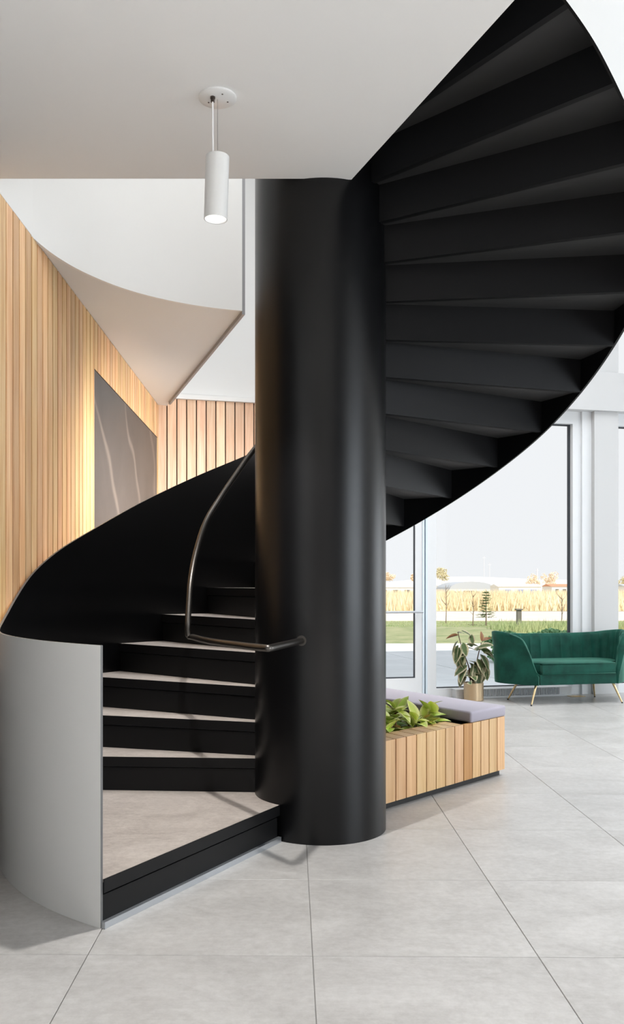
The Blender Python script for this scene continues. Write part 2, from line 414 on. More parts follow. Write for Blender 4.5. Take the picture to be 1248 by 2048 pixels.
# glazing bays: window_1 (middle), window_2 (right), window_3 upper middle, window_4 upper right, door_1
def bay(name, a, b, z0, z1, sill=0.10, stile=0.10, head=0.14, depth0=0.03, depth1=0.14, shade=True):
    wnd = tag(bpy.data.objects.new(name, None), kind='structure'); wnd.location = (FX, FY, 0); wnd.rotation_euler = (0, 0, PSI); link(wnd)
    bm = new()
    box(bm, a, depth0, z0, a+stile, depth1, z1); box(bm, b-stile, depth0, z0, b, depth1, z1)
    box(bm, a+stile, depth0, z1-head, b-stile, depth1, z1); box(bm, a+stile, depth0, z0, b-stile, depth1, z0+sill)
    me_obj('window_frame', bm, M['frame'], wnd)
    bm = new(); g = 0.022
    A, B, C_, D = a+stile, b-stile, z0+sill, z1-head
    box(bm, A, depth1-0.05, C_, A+g, depth1-0.02, D); box(bm, B-g, depth1-0.05, C_, B, depth1-0.02, D)
    box(bm, A+g, depth1-0.05, D-g*0.7, B-g, depth1-0.02, D); box(bm, A+g, depth1-0.05, C_, B-g, depth1-0.02, C_+g*0.5)
    me_obj('gasket', bm, M['gasket'], wnd)
    me_obj('pane', bx(A+0.005, depth1-0.040, C_+0.005, B-0.005, depth1-0.032, D-0.005), M['glass'], wnd)
    return wnd
w1 = bay('window_1', -1.765, 0.165, 0.0, 3.336, 0.107, 0.105, 0.146)
me_obj('jamb', bx(0.165, 0.0, 0, 0.287, 0.20, 3.336), M['frame'], w1)
bay('window_2', 0.605, 3.20, 0.0, 3.336, 0.107, 0.012, 0.146)
bay('window_3', -2.2, 0.287, 3.79, 6.6, 0.02, 0.06, 0.1)
bay('window_4', 0.605, 3.20, 3.79, 6.6, 0.02, 0.012, 0.1)
bay('window_5', 3.52, S1, 0.0, 3.336, 0.107, 0.06, 0.146)
bay('window_6', 3.52, S1, 3.79, 6.6, 0.02, 0.06, 0.1)
# glazed door left of window_1
dr = tag(bpy.data.objects.new('door_1', None), kind='structure'); dr.location = (FX, FY, 0); dr.rotation_euler = (0, 0, PSI); link(dr)
bm = new()
a, b = -2.55, -1.825
box(bm, b-0.085, 0.04, 0.01, b, 0.10, 2.45); box(bm, a, 0.04, 0.01, a+0.085, 0.10, 2.45)
box(bm, a+0.085, 0.04, 0.01, b-0.085, 0.10, 0.235); box(bm, a+0.085, 0.04, 2.33, b-0.085, 0.10, 2.45)
me_obj('door_frame', bm, M['frame'], dr)
me_obj('pane', bx(a+0.085, 0.066, 0.235, b-0.085, 0.074, 2.33), M['glass'], dr)
bm = new(); g = 0.014
box(bm, b-0.085-g, 0.05, 0.235, b-0.085, 0.066, 2.33); box(bm, a+0.085, 0.05, 0.235, b-0.085-g, 0.066, 0.235+g)
me_obj('gasket', bm, M['gasket'], dr)
bm = new(); tube(bm, [(a+0.03, -0.03, 0.985), (b-0.02, -0.03, 0.985)], 0.013, 10)
tube(bm, [(b-0.05, -0.03, 0.985), (b-0.05, 0.04, 0.985)], 0.010, 8); tube(bm, [(a+0.08, -0.03, 0.985), (a+0.08, 0.04, 0.985)], 0.010, 8)
autosmooth(me_obj('push_bar', bm, M['alu'], dr))
t1 = bm = new(); box(bm, b, 0.03, 0, b+0.022, 0.14, 3.336); box(bm, b+0.022, 0.07, 0, b+0.038, 0.14, 3.336); box(bm, b+0.038, 0.03, 0, b+0.060, 0.14, 3.336)
o = me_obj('trim_1', bm, M['frame_blue'], None, loc=(FX, FY, 0), rot=(0, 0, PSI)); tag(o, kind='structure')
bm = new(); box(bm, a, 0.04, 2.46, b, 0.14, 2.56); box(bm, a, 0.04, 3.19, b, 0.14, 3.336)
me_obj('transom', bm, M['frame'], dr); me_obj('pane', bx(a, 0.08, 2.56, b, 0.088, 3.19), M['glass'], dr)

# ---------------------------------------------------------------- remaining shell: right wall, wall behind, roof
wr = tag(bpy.data.objects.new('wall_right', None), kind='structure'); link(wr)
me_obj('wall_panel', bx(8.0, -6, 0, 8.2, 11.8, 7.0), M['white'], wr)
wk = tag(bpy.data.objects.new('wall_front', None), kind='structure'); link(wk)
me_obj('wall_panel', bx(-2.2, -6.2, 0, 8.2, -6.0, 7.0), mat('dark_lobby_wall', (0.10, 0.10, 0.10), 0.6), wk)
me_obj('return_wall', bx(rx-0.15, ry-0.05, 0, rx+0.05, ry+1.0, 7.0), M['white'], wk)
bm = new(); c_, s_n = math.cos(PSI), math.sin(PSI)
prism(bm, [(-3.2, -6.3), (9.2, -6.3), (FX+6.2*c_-0.35*s_n, FY+6.2*s_n+0.35*c_), (FX-2.6*c_-0.35*s_n, FY-2.6*s_n+0.35*c_), (rx+0.1, ry+1.3), (-3.2, ry+1.3)], 7.0, 7.3)
o = me_obj('roof', bm, M['white']); tag(o, kind='structure')

# ---------------------------------------------------------------- soffit of the upper floor (near part)
def line_x(y): return 0.3906+(4.235-y)*0.3410       # edge of the stair opening, nearly radial
pts = [(-1.60, 4.324), (-1.60, -6.0), (line_x(-6.0), -6.0)]
ex, ey = pol(RC+0.001, -69.0)
pts += [(line_x(3.0), 3.0), (line_x(ey), ey)]
a0 = -69.0; a1 = -math.degrees(math.asin((CY-4.324)/(RC+0.001)))
for i in range(0, 9):
    pts.append(pol(RC+0.001, a0+(-180-a1-a0)*i/8))
bm = new(); prism(bm, pts, ZC, 3.80)
o = me_obj('ceiling', bm, M['ceil']); tag(o, kind='structure')

# upper landing beyond the stair: slab with a curved parapet
ARC = [(105.9, 1.830), (116, 1.834), (129.4, 1.826), (147, 1.783), (164.3, 1.728), (171, 1.71)]
arc = [pol(interp(ARC, t), t) for t in [105.9+(171-105.9)*i/28 for i in range(29)]]
bm = new(); prism(bm, arc + [(-1.60, 9.95), (-1.30, 9.95), (-1.235, 9.62)], ZC, 3.76)
o = me_obj('floor_upper', bm, M['ceil']); tag(o, kind='structure')
bm = new(); inner = [pol(interp(ARC, t)-0.022, t) for t in [105.9+(171-105.9)*i/28 for i in range(29)]]
prism(bm, inner + arc[::-1], ZC-0.004, 4.95)
o = autosmooth(me_obj('wall_parapet', bm, M['white'])); tag(o, kind='structure')
e0 = arc[0]; e1 = (-1.235, 9.62); dx, dy = e1[0]-e0[0], e1[1]-e0[1]; L = math.hypot(dx, dy); nx, ny = dy/L, -dx/L
bm = new(); i0 = inner[0]
prism(bm, [i0, (i0[0]+nx*0.022, i0[1]+ny*0.022), (e1[0]+nx*0.022, e1[1]+ny*0.022), e1], ZC-0.03, 4.95)
o = me_obj('trim_2', bm, mat('shade_toned_edge', (0.30, 0.30, 0.31), 0.5)); tag(o, kind='structure')  # darker tone stands in for shade along the slab edge

# ---------------------------------------------------------------- the stair
st = empty('spiral_staircase', (CX, CY, 0)); tag(st, 'large black spiral staircase winding round a thick column, white outer guard', 'staircase')
OFF = Vector((-CX, -CY, 0))
def st_part(name, bm, m, smooth=False, parent=None):
    bmesh.ops.translate(bm, verts=bm.verts, vec=OFF)
    o = me_obj(name, bm, m, parent or st, smooth); return o
bm = new(); lathe(bm, [(RC, 0.0), (RC, 6.9)], 128, (CX, CY))
autosmooth(st_part('column', bm, M['black']))
# guard: one curved sheet, black inside, white outside
TOP = [(237.2, 1.068), (215, 1.073), (200, 1.076), (192, 1.095), (186.2, 1.135), (180.4, 1.206), (171, 1.354), (162.2, 1.476), (148, 1.657), (129.6, 1.916), (118.2, 2.072), (103.9, 2.257), (60, 2.90), (0, 3.80), (-60, 4.70), (-69, 4.82)]
BOT = [(237.2, 0), (179, 0), (174, 0.04), (71, 1.605), (62.9, 1.724), (53.5, 1.867), (41.7, 2.049), (29.5, 2.237), (18.6, 2.415), (11, 2.536), (4, 2.638), (-20, 2.935), (-44.8, 3.255), (-48.4, 3.314), (-52.7, 3.391), (-58.8, 3.489), (-69, 3.66)]
bm = new(); prev = None; n = 306
for i in range(n+1):
    t = 237.2+(-69-237.2)*i/n
    zb, zt = interp(BOT, t), interp(TOP, t)
    o1, i1 = pol(RO, t), pol(RI, t)
    q = [bm.verts.new((*o1, zb)), bm.verts.new((*o1, zt)), bm.verts.new((*i1, zt)), bm.verts.new((*i1, zb))]
    if prev:
        for k, mi in ((0, 1), (1, 2), (2, 0), (3, 0)):
            f = bm.faces.new((prev[k], q[k], q[(k+1) % 4], prev[(k+1) % 4])); f.material_index = mi
    else: f = bm.faces.new(q); f.material_index = 2
    prev = q
bm.faces.new(prev[::-1]).material_index = 0
autosmooth(st_part('guard', bm, [M['black'], M['guard_white'], M['steel_edge']]), 40)
# steps
HR, DA = 0.182, 12.25
def th(k): return 176.5-DA*(k-2)
def wedge(r0, r1, a_far, a_near, off_near=0.0, off_far=0.0, n=10):
    # plan outline between angle a_near (down-stair edge, larger angle) and a_far (up-stair edge); offsets in metres
    def an(a, r, o): return a+math.degrees(math.asin(max(-1, min(1, o/r))))
    pts = []
    A0, A1 = an(a_near, r1, off_near), an(a_far, r1, off_far)
    for i in range(n+1): pts.append(pol(r1, A0+(A1-A0)*i/n))
    B0, B1 = an(a_far, r0, off_far), an(a_near, r0, off_near)
    m = 4
    for i in range(m+1): pts.append(pol(r0, B0+(B1-B0)*i/m))
    return pts
for k in range(1, 22):
    zt = HR*k
    near = 238.9 if k == 1 else th(k)
    on = -0.042 if k == 1 else 0.034
    far = th(k+1)
    nn = 24 if k == 1 else 8
    s_ = empty('step', (0, 0, 0), 0, st)
    # tile top
    bm = new(); prism(bm, wedge(RC-0.002, RI-0.001, far, near, on-0.004, 0.0, nn), zt-0.012, zt)
    st_part('tread_tile', bm, M['tread'], parent=s_)
    # steel lip round the nosing
    bm = new(); prism(bm, wedge(RC-0.003, RI-0.0005, near, near, on, on-0.0045, 2), zt-0.052, zt+0.0005)
    st_part('nosing', bm, M['step'], parent=s_)
    # pan under the tread
    bm = new(); prism(bm, wedge(RC-0.003, RI-0.0005, far, near, on-0.030, 0.002, nn), zt-(0.10 if k > 1 else 0.181), zt-0.0125)
    st_part('pan', bm, M['step_soffit'] if k > 3 else M['step'], parent=s_)
    # riser
    zb = 0.0 if k == 1 else zt-HR-0.11
    if k > 1:
        if k == 2: zb = 0.0
        bm = new(); prism(bm, wedge(RC-0.003, RI-0.0005, near, near, on-0.008, on-0.040 if k > 2 else -0.02, 2), zb, zt-0.057)
        st_part('riser', bm, M['step'], parent=s_)
    else:
        bm = new(); prism(bm, wedge(RC+0.02, RI-0.0005, near, near, on-0.006, on-0.035, 2), 0, zt-0.060)
        st_part('riser', bm, M['step'], parent=s_)
        bm = new(); prism(bm, wedge(RC+0.01, RO-0.002, near, near, on+0.014, on-0.005, 2), 0.0005, 0.026)
        st_part('floor_trim', bm, M['alu'], parent=s_)
# handrail: level loop over the first tread, then a rise that follows the steps
zr = 1.013
flat = [pol(RC-0.01, 251.8)+(zr+0.004,), (-0.050, 3.865, zr)]
arcp = [(-0.201, 4.085), (-0.310, 4.270), (-0.400, 4.470), (-0.470, 4.690)]
p = [Vector(flat[0]), Vector((*pol(0.60, 251.5), zr)), ]
cur = crom([(-0.050, 3.865, zr), (-0.125, 3.96, zr)] + [(*q, zr) for q in arcp] + [(-0.502, 4.800, zr)], 6)
full_p = fillet([Vector(flat[0]), cur[0]] + cur[1:4], [0, 0.06, 0, 0, 0], 6)[:-3] + cur[1:]
rise = [(0.72, 176.0, 1.06), (0.72, 173.6, 1.174), (0.72, 170.0, 1.32), (0.72, 163.0, 1.475), (0.72, 153.1, 1.657), (0.72, 141.5, 1.815), (0.72, 130.9, 1.969), (0.72, 121.9, 2.108), (0.72, 105, 2.36), (0.72, 85, 2.66), (0.72, 60, 3.03)]
rp = crom([(*pol(r, a), z) for r, a, z in rise], 6)
rp[0] = Vector((-0.5035, 4.722, zr+0.045))
full_p = full_p[:-6] + [Vector((-0.494, 4.735, zr))] + [Vector((-0.5015, 4.722, zr+0.010))] + rp
bm = new(); tube(bm, full_p, 0.0165, 14)
autosmooth(st_part('handrail', bm, M['rail']), 50)
bm = new()
bq = Vector(flat[0]); d = (Vector(p[1])-bq).normalized()
tube(bm, [bq-d*0.0, bq+d*0.012], 0.026, 16)
autosmooth(st_part('rail_rose', bm, M['rail']))

# ---------------------------------------------------------------- pendant
pd = empty('pendant_light', (-0.259, 3.60, ZC)); tag(pd, 'white cylinder pendant light hanging from a round ceiling plate', 'pendant light')
bm = new(); lathe(bm, [(0.0785, 0.0), (0.0785, -0.006), (0.074, -0.009)], 48); autosmooth(me_obj('canopy', bm, M['lampwhite'], pd))
for a in (25, 150, 300):
    bm = new(); lathe(bm, [(0.0035, -0.0085), (0.0035, -0.0105)], 10)
    me_obj('screw', bm, M['glandmetal'], pd, loc=(0.045*math.cos(math.radians(a)), 0.045*math.sin(math.radians(a)), 0))
bm = new(); lathe(bm, [(0.0105, -0.008), (0.0105, -0.016), (0.008, -0.017), (0.008, -0.030)], 20, (-0.019, -0.018)); autosmooth(me_obj('cord_grip', bm, M['glandmetal'], pd))
ZB = -0.245; LC = 0.262; tilt = -0.030
bm = new(); tube(bm, [(-0.019, -0.018, -0.03), (-0.018, -0.016, ZB-0.002)], 0.0035, 8); autosmooth(me_obj('cord', bm, M['cord'], pd))
bm = new(); tube(bm, [(0.0, 0, -0.008), (0.0, 0, ZB-0.002)], 0.0009, 6); me_obj('suspension_wire', bm, M['steel_edge'], pd)
bm = new()
lathe(bm, [(0.0, 0.0), (0.046, 0.0), (0.049, -0.003), (0.049, -LC), (0.0475, -LC-0.001), (0.0445, -LC), (0.0445, -LC+0.008)], 48, cap=False)
bmesh.ops.remove_doubles(bm, verts=bm.verts, dist=1e-5)
autosmooth(me_obj('shade', bm, M['lampwhite'], pd, loc=(0, 0, ZB), rot=(0, -tilt, 0)))
bm = new(); lathe(bm, [(0.0443, -LC+0.0075), (0.0443, -LC+0.0055)], 40)
me_obj('lens', bm, M['lens'], pd, loc=(0, 0, ZB), rot=(0, -tilt, 0))
sl = bpy.data.lights.new('pendant_lamp', 'SPOT'); sl.energy = 175; sl.color = (1, 0.97, 0.93); sl.spot_size = math.radians(100); sl.spot_blend = 0.5; sl.shadow_soft_size = 0.028
slo = bpy.data.objects.new('pendant_lamp', sl); slo.parent = pd; slo.location = (0, 0, ZB-LC-0.03); link(slo)

# ---------------------------------------------------------------- planter bench
UA, WA = math.radians(45.5), math.radians(124.5)
U = Vector((math.cos(UA), math.sin(UA), 0)); W = Vector((math.cos(WA), math.sin(WA), 0))
O = Vector((1.534, 5.913, 0))           # front right corner
def uw(a, b): v = O + U*a + W*b; return (v.x, v.y)
pb = empty('planter_bench', tuple(O)); tag(pb, 'timber-slatted planter bench on a black plinth beside the column', 'planter bench')
PO = -O
def pb_part(name, bm, m, parent=pb, **k):
    bmesh.ops.translate(bm, verts=bm.verts, vec=PO); return me_obj(name, bm, m, parent, **k)
UL, WL, TW = 1.39, 1.62, 0.165
bm = new(); prism(bm, [uw(-UL+0.03, 0.03), uw(-0.03, 0.03), uw(-0.03, WL-0.03), uw(-UL+0.03, WL-0.03)], 0.0, 0.05)
pb_part('plinth', bm, M['rubber'])
# trough walls (black lining)
bm = new()
def wallq(a0, b0, a1, b1, z0, z1): prism(bm, [uw(a0, b0), uw(a1, b0), uw(a1, b1), uw(a0, b1)], z0, z1)
wallq(-UL+0.012, 0.022, -0.022, TW-0.005, 0.045, 0.383)
wallq(-UL+0.012, WL-TW, -0.022, WL-0.022, 0.045, 0.383)
wallq(-UL+0.012, TW-0.005, -UL+0.15, WL-TW, 0.045, 0.383)
wallq(-0.445, TW-0.005, -0.022, WL-TW, 0.045, 0.383)
pb_part('carcass', bm, M['rubber'])
bm = new(); wallq(-UL+0.15, TW-0.005, -0.445, WL-TW, 0.05, 0.335)
for v in bm.verts: v.co.z += 0
pb_part('soil', bm, M['soil'])
PS = 0.1024
def slat_mesh(a0, a1, t=0.02, z0=0.04, z1=0.40):
    bm = new(); prism(bm, [(a0, 0), (a1, 0), (a1, t), (a0, t)], z0, z1); return bm
# front slats: local frame with x along U
up_me = None
nsl = 13
lab = None
for i in range(nsl):
    a1 = -PS*i; a0 = a1-PS
    m_ = M['wood_bench_red'] if i == 4 else M['wood_bench']
    pt = O+U*a0
    bm = bx(0.0045, 0, 0.04, PS-0.0045, 0.021, 0.40, bevel=0.001)
    o = me_obj('slat', bm, m_, pb, loc=tuple(pt-O), rot=(0, 0, UA))
    if i == 4: o['label'] = 'darker amber slat'
    # top slat runs back over the wall, lying flat; long axis is local z so the grain follows it
    if a1 < -0.43:
        A, B = Vector(uw(a0+0.0045, 0.021/math.sin(WA-UA))+(0,)), Vector(uw(a1-0.0045, 0.021/math.sin(WA-UA))+(0,))
        Lw = TW-0.02
        bm = new()
        zz = 0.383
        f_ = []
        for zc in (0.0, Lw):
            pa = Vector((0, 0, zc)); 
        ex_ = (B-A)
        # local axes: X = up, Z = along W
        loc0 = A-O
        Mx = Matrix((( 0, 0, 0, 0),)*4)
        wz = W.normalized(); upv = Vector((0, 0, 1)); sx = wz.cross(upv).normalized()   # right-handed: sx x up = ...
        X = upv; Z = wz; Y = Z.cross(X)
        rotm = Matrix((X, Y, Z)).transposed().to_4x4()
        def loc(v): return rotm.inverted() @ v
        c0 = [Vector((0, 0, zz)), ex_+Vector((0, 0, zz)), ex_+W*Lw+Vector((0, 0, zz)), W*Lw+Vector((0, 0, zz))]
        c1 = [v+Vector((0, 0, 0.017)) for v in c0]
        vv = [bm.verts.new(loc(v)) for v in c0+c1]
        for q in ((0,3,2,1),(4,5,6,7),(0,1,5,4),(1,2,6,5),(2,3,7,6),(3,0,4,7)): bm.faces.new([vv[j] for j in q])
        o = me_obj('slat', bm, M['wood_bench'], pb, loc=tuple(loc0)); o.rotation_euler = rotm.to_euler()
# right end slats and back slats
ne = 15
for i in range(ne):
    b0 = 0.022+(WL-0.022)*i/ne
    pt = U*(-0.0)+W*b0
    bm = bx(0.0015, 0, 0.04, (WL-0.022)/ne-0.0015, 0.021, 0.40, bevel=0.001)
    me_obj('slat', bm, M['wood_bench'], pb, loc=tuple(pt), rot=(0, 0, WA))
for i in range(nsl):
    a0 = -PS*(i+1); bm = bx(0.0015, -0.021, 0.04, PS-0.0015, 0, 0.40)
    me_obj('slat', bm, M['wood_bench'], pb, loc=tuple(U*a0+W*WL), rot=(0, 0, UA))
# cushion
bm = new(); e = 0.006
prism(bm, [uw(-0.433, -e), uw(e, -e), uw(e, WL), uw(-0.433, WL)], 0.4005, 0.474)
bmesh.ops.translate(bm, verts=bm.verts, vec=PO)
bmesh.ops.recalc_face_normals(bm, faces=bm.faces)
bmesh.ops.bevel(bm, geom=bm.edges[:], offset=0.018, segments=4, affect='EDGES', profile=0.5)
o = me_obj('seat_cushion', bm, M['cushion'], None, loc=tuple(O)); autosmooth(o, 60)
tag(o, 'lilac-grey upholstered seat pad on the timber planter bench', 'cushion')

# ---------------------------------------------------------------- leaves
def leaf_mesh(name, L, Wd, bend=0.5, fold=0.25, m=None, tip=0.75):
    bm = new(); rows = 6; lay = bm.verts.layers.float.new('rim'); grid = []
    for i in range(rows+1):
        t = i/rows; wdt = Wd*0.5*(math.sin(math.pi*min(1, t**tip*1.0))**0.8 if 0 < t < 1 else 0.02)
        ang = bend*t; x = L*(math.sin(ang)/bend if bend else t); z = -L*((1-math.cos(ang))/bend if bend else 0)
        row = []
        for j, s in enumerate((-1, -0.55, 0, 0.55, 1)):
            v = bm.verts.new((x, s*wdt, z+abs(s)*wdt*fold)); v[lay] = abs(s) if 0 < i < rows else 1.0
            if i == 0: v[lay] = abs(s)*0.5
            row.append(v)
        grid.append(row)
    for a, b in zip(grid, grid[1:]):
        for j in range(4): bm.faces.new((a[j], a[j+1], b[j+1], b[j]))
    bmesh.ops.recalc_face_normals(bm, faces=bm.faces)
    me = bpy.data.meshes.new(name); bm.to_mesh(me); bm.free(); me.materials.append(m)
    me.polygons.foreach_set('use_smooth', [True]*len(me.polygons)); return me
def put_leaf(me, parent, pos, az, pitch, roll=0.0, sc=1.0):
    o = bpy.data.objects.new('leaf', me); o.parent = parent
    o.matrix_local = Matrix.Translation(pos) @ Matrix.Rotation(az, 4, 'Z') @ Matrix.Rotation(-pitch, 4, 'Y') @ Matrix.Rotation(roll, 4, 'X') @ Matrix.Scale(sc, 4)
    return link(o)
lime = [leaf_mesh('leaf', 0.135, 0.075, b, 0.3, M['leaf_lime']) for b in (0.5, 0.9)]
green = [leaf_mesh('leaf', 0.14, 0.08, b, 0.25, M['leaf_green']) for b in (0.6, 1.1)]
orange = leaf_mesh('leaf', 0.10, 0.055, 0.8, 0.2, M['leaf_orange'])
def bed_plant(a, b, h, n, label, seed, lean=(0, 0)):
    rnd = random.Random(seed); base = Vector(uw(a, b)+(0.33,))
    r = empty('bedding_plant', tuple(base)); tag(r, label, 'plant', 'lime-leaved plants in the planter')
    for s in range(3):
        az = rnd.uniform(0, 6.28); hh = h*(1.0 if s == 0 else rnd.uniform(0.5, 0.8))
        tip = Vector((lean[0]+math.cos(az)*0.05*(s > 0), lean[1]+math.sin(az)*0.05*(s > 0), hh))
        pts_ = crom([(0, 0, -0.01), tip*0.5+Vector((0.006, 0, 0)), tip], 4)
        bm = new(); tube(bm, pts_, [0.0045]*len(pts_), 6); me_obj('stem', bm, M['stem_red'], r, smooth=True)
        m = n if s == 0 else n//2+1
        for i in range(m):
            f = 0.30+0.70*(i+0.5)/m; q = pts_[min(len(pts_)-1, int(f*len(pts_)))]
            top = f > 0.45
            me = rnd.choice(lime if (top or rnd.random() < 0.35) else green)
            if rnd.random() < 0.05: me = orange
            put_leaf(me, r, q, az+i*2.4+rnd.uniform(-.4, .4), rnd.uniform(0.6, 1.25) if i >= m-2 else rnd.uniform(-0.1, 0.6), rnd.uniform(-.3, .3), rnd.uniform(0.75, 1.15))
bed = [(-0.87, 0.33, 0.17, 10, 'lime-leaved plant in the planter, tallest, nearest the column', 1),
       (-0.575, 0.27, 0.14, 9, 'lime-leaved plant in the planter, beside the seat pad', 22),
       (-0.74, 0.25, 0.09, 10, 'low broad-leaved plant at the middle front of the planter', 3),
       (-1.02, 0.26, 0.11, 9, 'low dark-leaved plant in the planter tucked against the column', 4),
       (-0.62, 0.235, 0.06, 8, 'small plant with an amber leaf spilling over the front planter slats', 5),
       (-0.68, 0.47, 0.11, 8, 'plant in the second row of the planter, behind the front ones', 6),
       (-0.95, 0.60, 0.12, 8, 'plant in the back left of the planter near the column', 8)]
for b_ in bed: bed_plant(*b_)

# ---------------------------------------------------------------- potted variegated plant
PX, PY = 2.165, 9.70
pt = empty('flower_pot', (PX, PY, 0)); tag(pt, 'round satin gold planter pot on the floor by the window', 'pot')
bm = new(); lathe(bm, [(0.095, 0.0), (0.108, 0.004), (0.110, 0.200), (0.102, 0.200), (0.100, 0.17)], 40, cap=False)
bmesh.ops.holes_fill(bm, edges=bm.edges); autosmooth(me_obj('pot_body', bm, M['pot'], pt))
bm = new(); lathe(bm, [(0.099, 0.165), (0.095, 0.178), (0.02, 0.182)], 24); me_obj('soil', bm, M['soil'], pt)
vp = empty('rubber_plant', (PX, PY, 0.18)); tag(vp, 'variegated rubber plant with dark stems growing in the gold pot', 'plant')
vl = [leaf_mesh('leaf', 0.205, 0.12, b, 0.22, M['leaf_rubber']) for b in (0.4, 0.8)]
vb = leaf_mesh('leaf', 0.17, 0.06, 0.3, 0.5, M['leaf_brown'])
K = 9.70/1735
def vpos(px, py, dy=0): return Vector(((px-560)*K-PX, dy, 1.30+(1168-py)*K-0.18))
stems = [[(941, 1362), (938, 1335), (930, 1312), (922, 1288), (916, 1264)], [(950, 1362), (953, 1330), (958, 1305), (963, 1285)], [(944, 1362), (941, 1345), (940, 1338)]]
for sx_ in stems:
    pts_ = crom([vpos(x, y, 0.01) for x, y in sx_], 4); bm = new(); tube(bm, pts_, [0.0075-0.003*i/len(pts_) for i in range(len(pts_))], 6); me_obj('stem', bm, M['stem_dark'], vp, smooth=True)
# leaves: pixel-free description, (x, z, azimuth deg, pitch deg, scale, kind)
rnd = random.Random(3)
LV = [(916,1266,10,12,.5,1),(916,1270,185,-8,1.0,2),(924,1262,0,-20,.75,0),(963,1283,80,75,.75,2),(962,1282,25,20,.85,2),
      (918,1282,200,-55,.95,0),(921,1294,215,-60,1.0,0),(926,1306,190,-72,1.0,0),(924,1300,205,-75,1.05,1),(925,1285,-60,-70,.8,0),
      (930,1290,-10,5,.75,0),(945,1287,100,55,.7,0),(949,1300,150,25,.8,1),(955,1295,-30,20,.9,0),(962,1300,-15,-15,.9,1),(960,1308,-40,-50,1.05,0),
      (955,1318,-60,-40,1.0,1),(938,1322,0,-12,1.0,1),(934,1330,190,-30,.95,0),(932,1336,200,-40,1.0,1),(936,1345,195,-25,.75,1),(952,1330,-70,-62,1.2,0),
      (957,1322,-30,-68,1.15,0),(962,1318,-10,-65,1.0,0),(950,1322,-90,-75,1.0,1),(966,1330,-20,-70,.9,0),(945,1352,-90,5,.7,1),(938,1352,-120,15,.6,0),
      (950,1350,-60,10,.7,0),(941,1325,-80,-60,.9,1),(955,1302,60,30,.8,0),(966,1306,-35,-5,.75,1),(932,1312,170,-20,.8,0)]
LV += [(x+rnd.uniform(-5, 5), y+rnd.uniform(2, 12), az+rnd.uniform(-40, 40), pi_-10, sc*0.9, rnd.choice((0, 1))) for x, y, az, pi_, sc, kd in LV[5:31:2]]
for x, y, az, pi_, sc, kd in LV:
    me = vb if kd == 2 else vl[kd]
    put_leaf(me, vp, vpos(x, y, rnd.uniform(-0.04, 0.04)), math.radians(az+rnd.uniform(-12, 12)), math.radians(pi_), math.radians(rnd.uniform(-50, 50)), sc)

# ---------------------------------------------------------------- sofa
sf = empty('loveseat', (3.224, 9.351, 0), PSI); tag(sf, 'emerald green velvet loveseat with channelled back and brass legs', 'sofa')
def plan(inset):
    half = crom([(0.48, 0.0, 0), (0.60, 0.10, 0), (0.715, 0.24, 0), (0.765, 0.38, 0), (0.73, 0.52, 0), (0.60, 0.615, 0), (0.42, 0.645, 0), (0.20, 0.65, 0), (0, 0.65, 0)], 8)
    P_ = [(-v.x, v.y) for v in half] + [(v.x, v.y) for v in half[:-1][::-1]]
    if not inset: return P_
    out = []
    for i in range(len(P_)):
        a_, b_ = P_[max(i-1, 0)], P_[min(i+1, len(P_)-1)]; tx, ty = b_[0]-a_[0], b_[1]-a_[1]; l = math.hypot(tx, ty)
        out.append((P_[i][0]+ty/l*inset, max(0.0, P_[i][1]-tx/l*inset)))
    return out
path = plan(0.0); NP = len(path)
cum = [0]
for i in range(1, NP): cum.append(cum[-1]+math.dist(path[i], path[i-1]))
def resample(pth, m):
    c = [0]
    for i in range(1, len(pth)): c.append(c[-1]+math.dist(pth[i], pth[i-1]))
    out = []; j = 0
    for k in range(m+1):
        s = c[-1]*k/m
        while j < len(c)-2 and c[j+1] < s: j += 1
        t = (s-c[j])/max(1e-9, c[j+1]-c[j]); out.append((pth[j][0]+(pth[j+1][0]-pth[j][0])*t, pth[j][1]+(pth[j+1][1]-pth[j][1])*t))
    return out
MS = 220
Pm = resample(path, MS); Ltot = cum[-1]
HT = [(0, 0.30), (0.05, 0.44), (0.11, 0.60), (0.17, 0.705), (0.22, 0.735), (0.36, 0.775), (0.50, 0.785), (0.66, 0.77), (0.85, 0.745), (1.15, 0.735)]
bm = new(); rows = []
NCH = 22
for k in range(MS+1):
    x, y = Pm[k]; s = Ltot*k/MS; sd = min(s, Ltot-s)
    x2, y2 = Pm[min(k+1, MS)]; x1, y1 = Pm[max(k-1, 0)]
    tx, ty = x2-x1, y2-y1; l = math.hypot(tx, ty); nx_, ny_ = -ty/l, tx/l      # outward for this direction of travel
    H = interp(HT, sd)
    ch = 0.020*abs(math.sin(math.pi*NCH*k/MS))**0.6
    front = min(1, sd/0.10)
    row = []
    prof = [(-0.004, 0.215, 0), (0.0, 0.25, 0), (0.004, 0.35, 0)]
    for f in (0.25, 0.5, 0.75, 0.92): prof.append((0.004+0.030*f*f*front, 0.33+(H-0.33)*f, 0))
    th_t = 0.030
    prof.append((0.030*front, H-0.006, 0)); prof.append((0.010*front, H, 0)); prof.append((-th_t, H-0.004, 0.5))
    for f in (0.93, 0.75, 0.5, 0.25, 0.0): prof.append((-0.050-0.045*(1-f)*1.0, 0.33+(H-0.33)*f-0.008*f, 1))
    prof.append((-0.10, 0.215, 0))
    for off_, z, c in prof:
        o_ = off_ + (ch*c if c else 0)
        row.append(bm.verts.new((x+nx_*o_, y+ny_*o_, max(z, 0.215))))
    rows.append(row)
for a, b in zip(rows, rows[1:]):
    m_ = len(a)
    for j in range(m_):
        bm.faces.new((a[j], a[(j+1) % m_], b[(j+1) % m_], b[j]))
bm.faces.new(rows[0]); bm.faces.new(rows[-1][::-1])
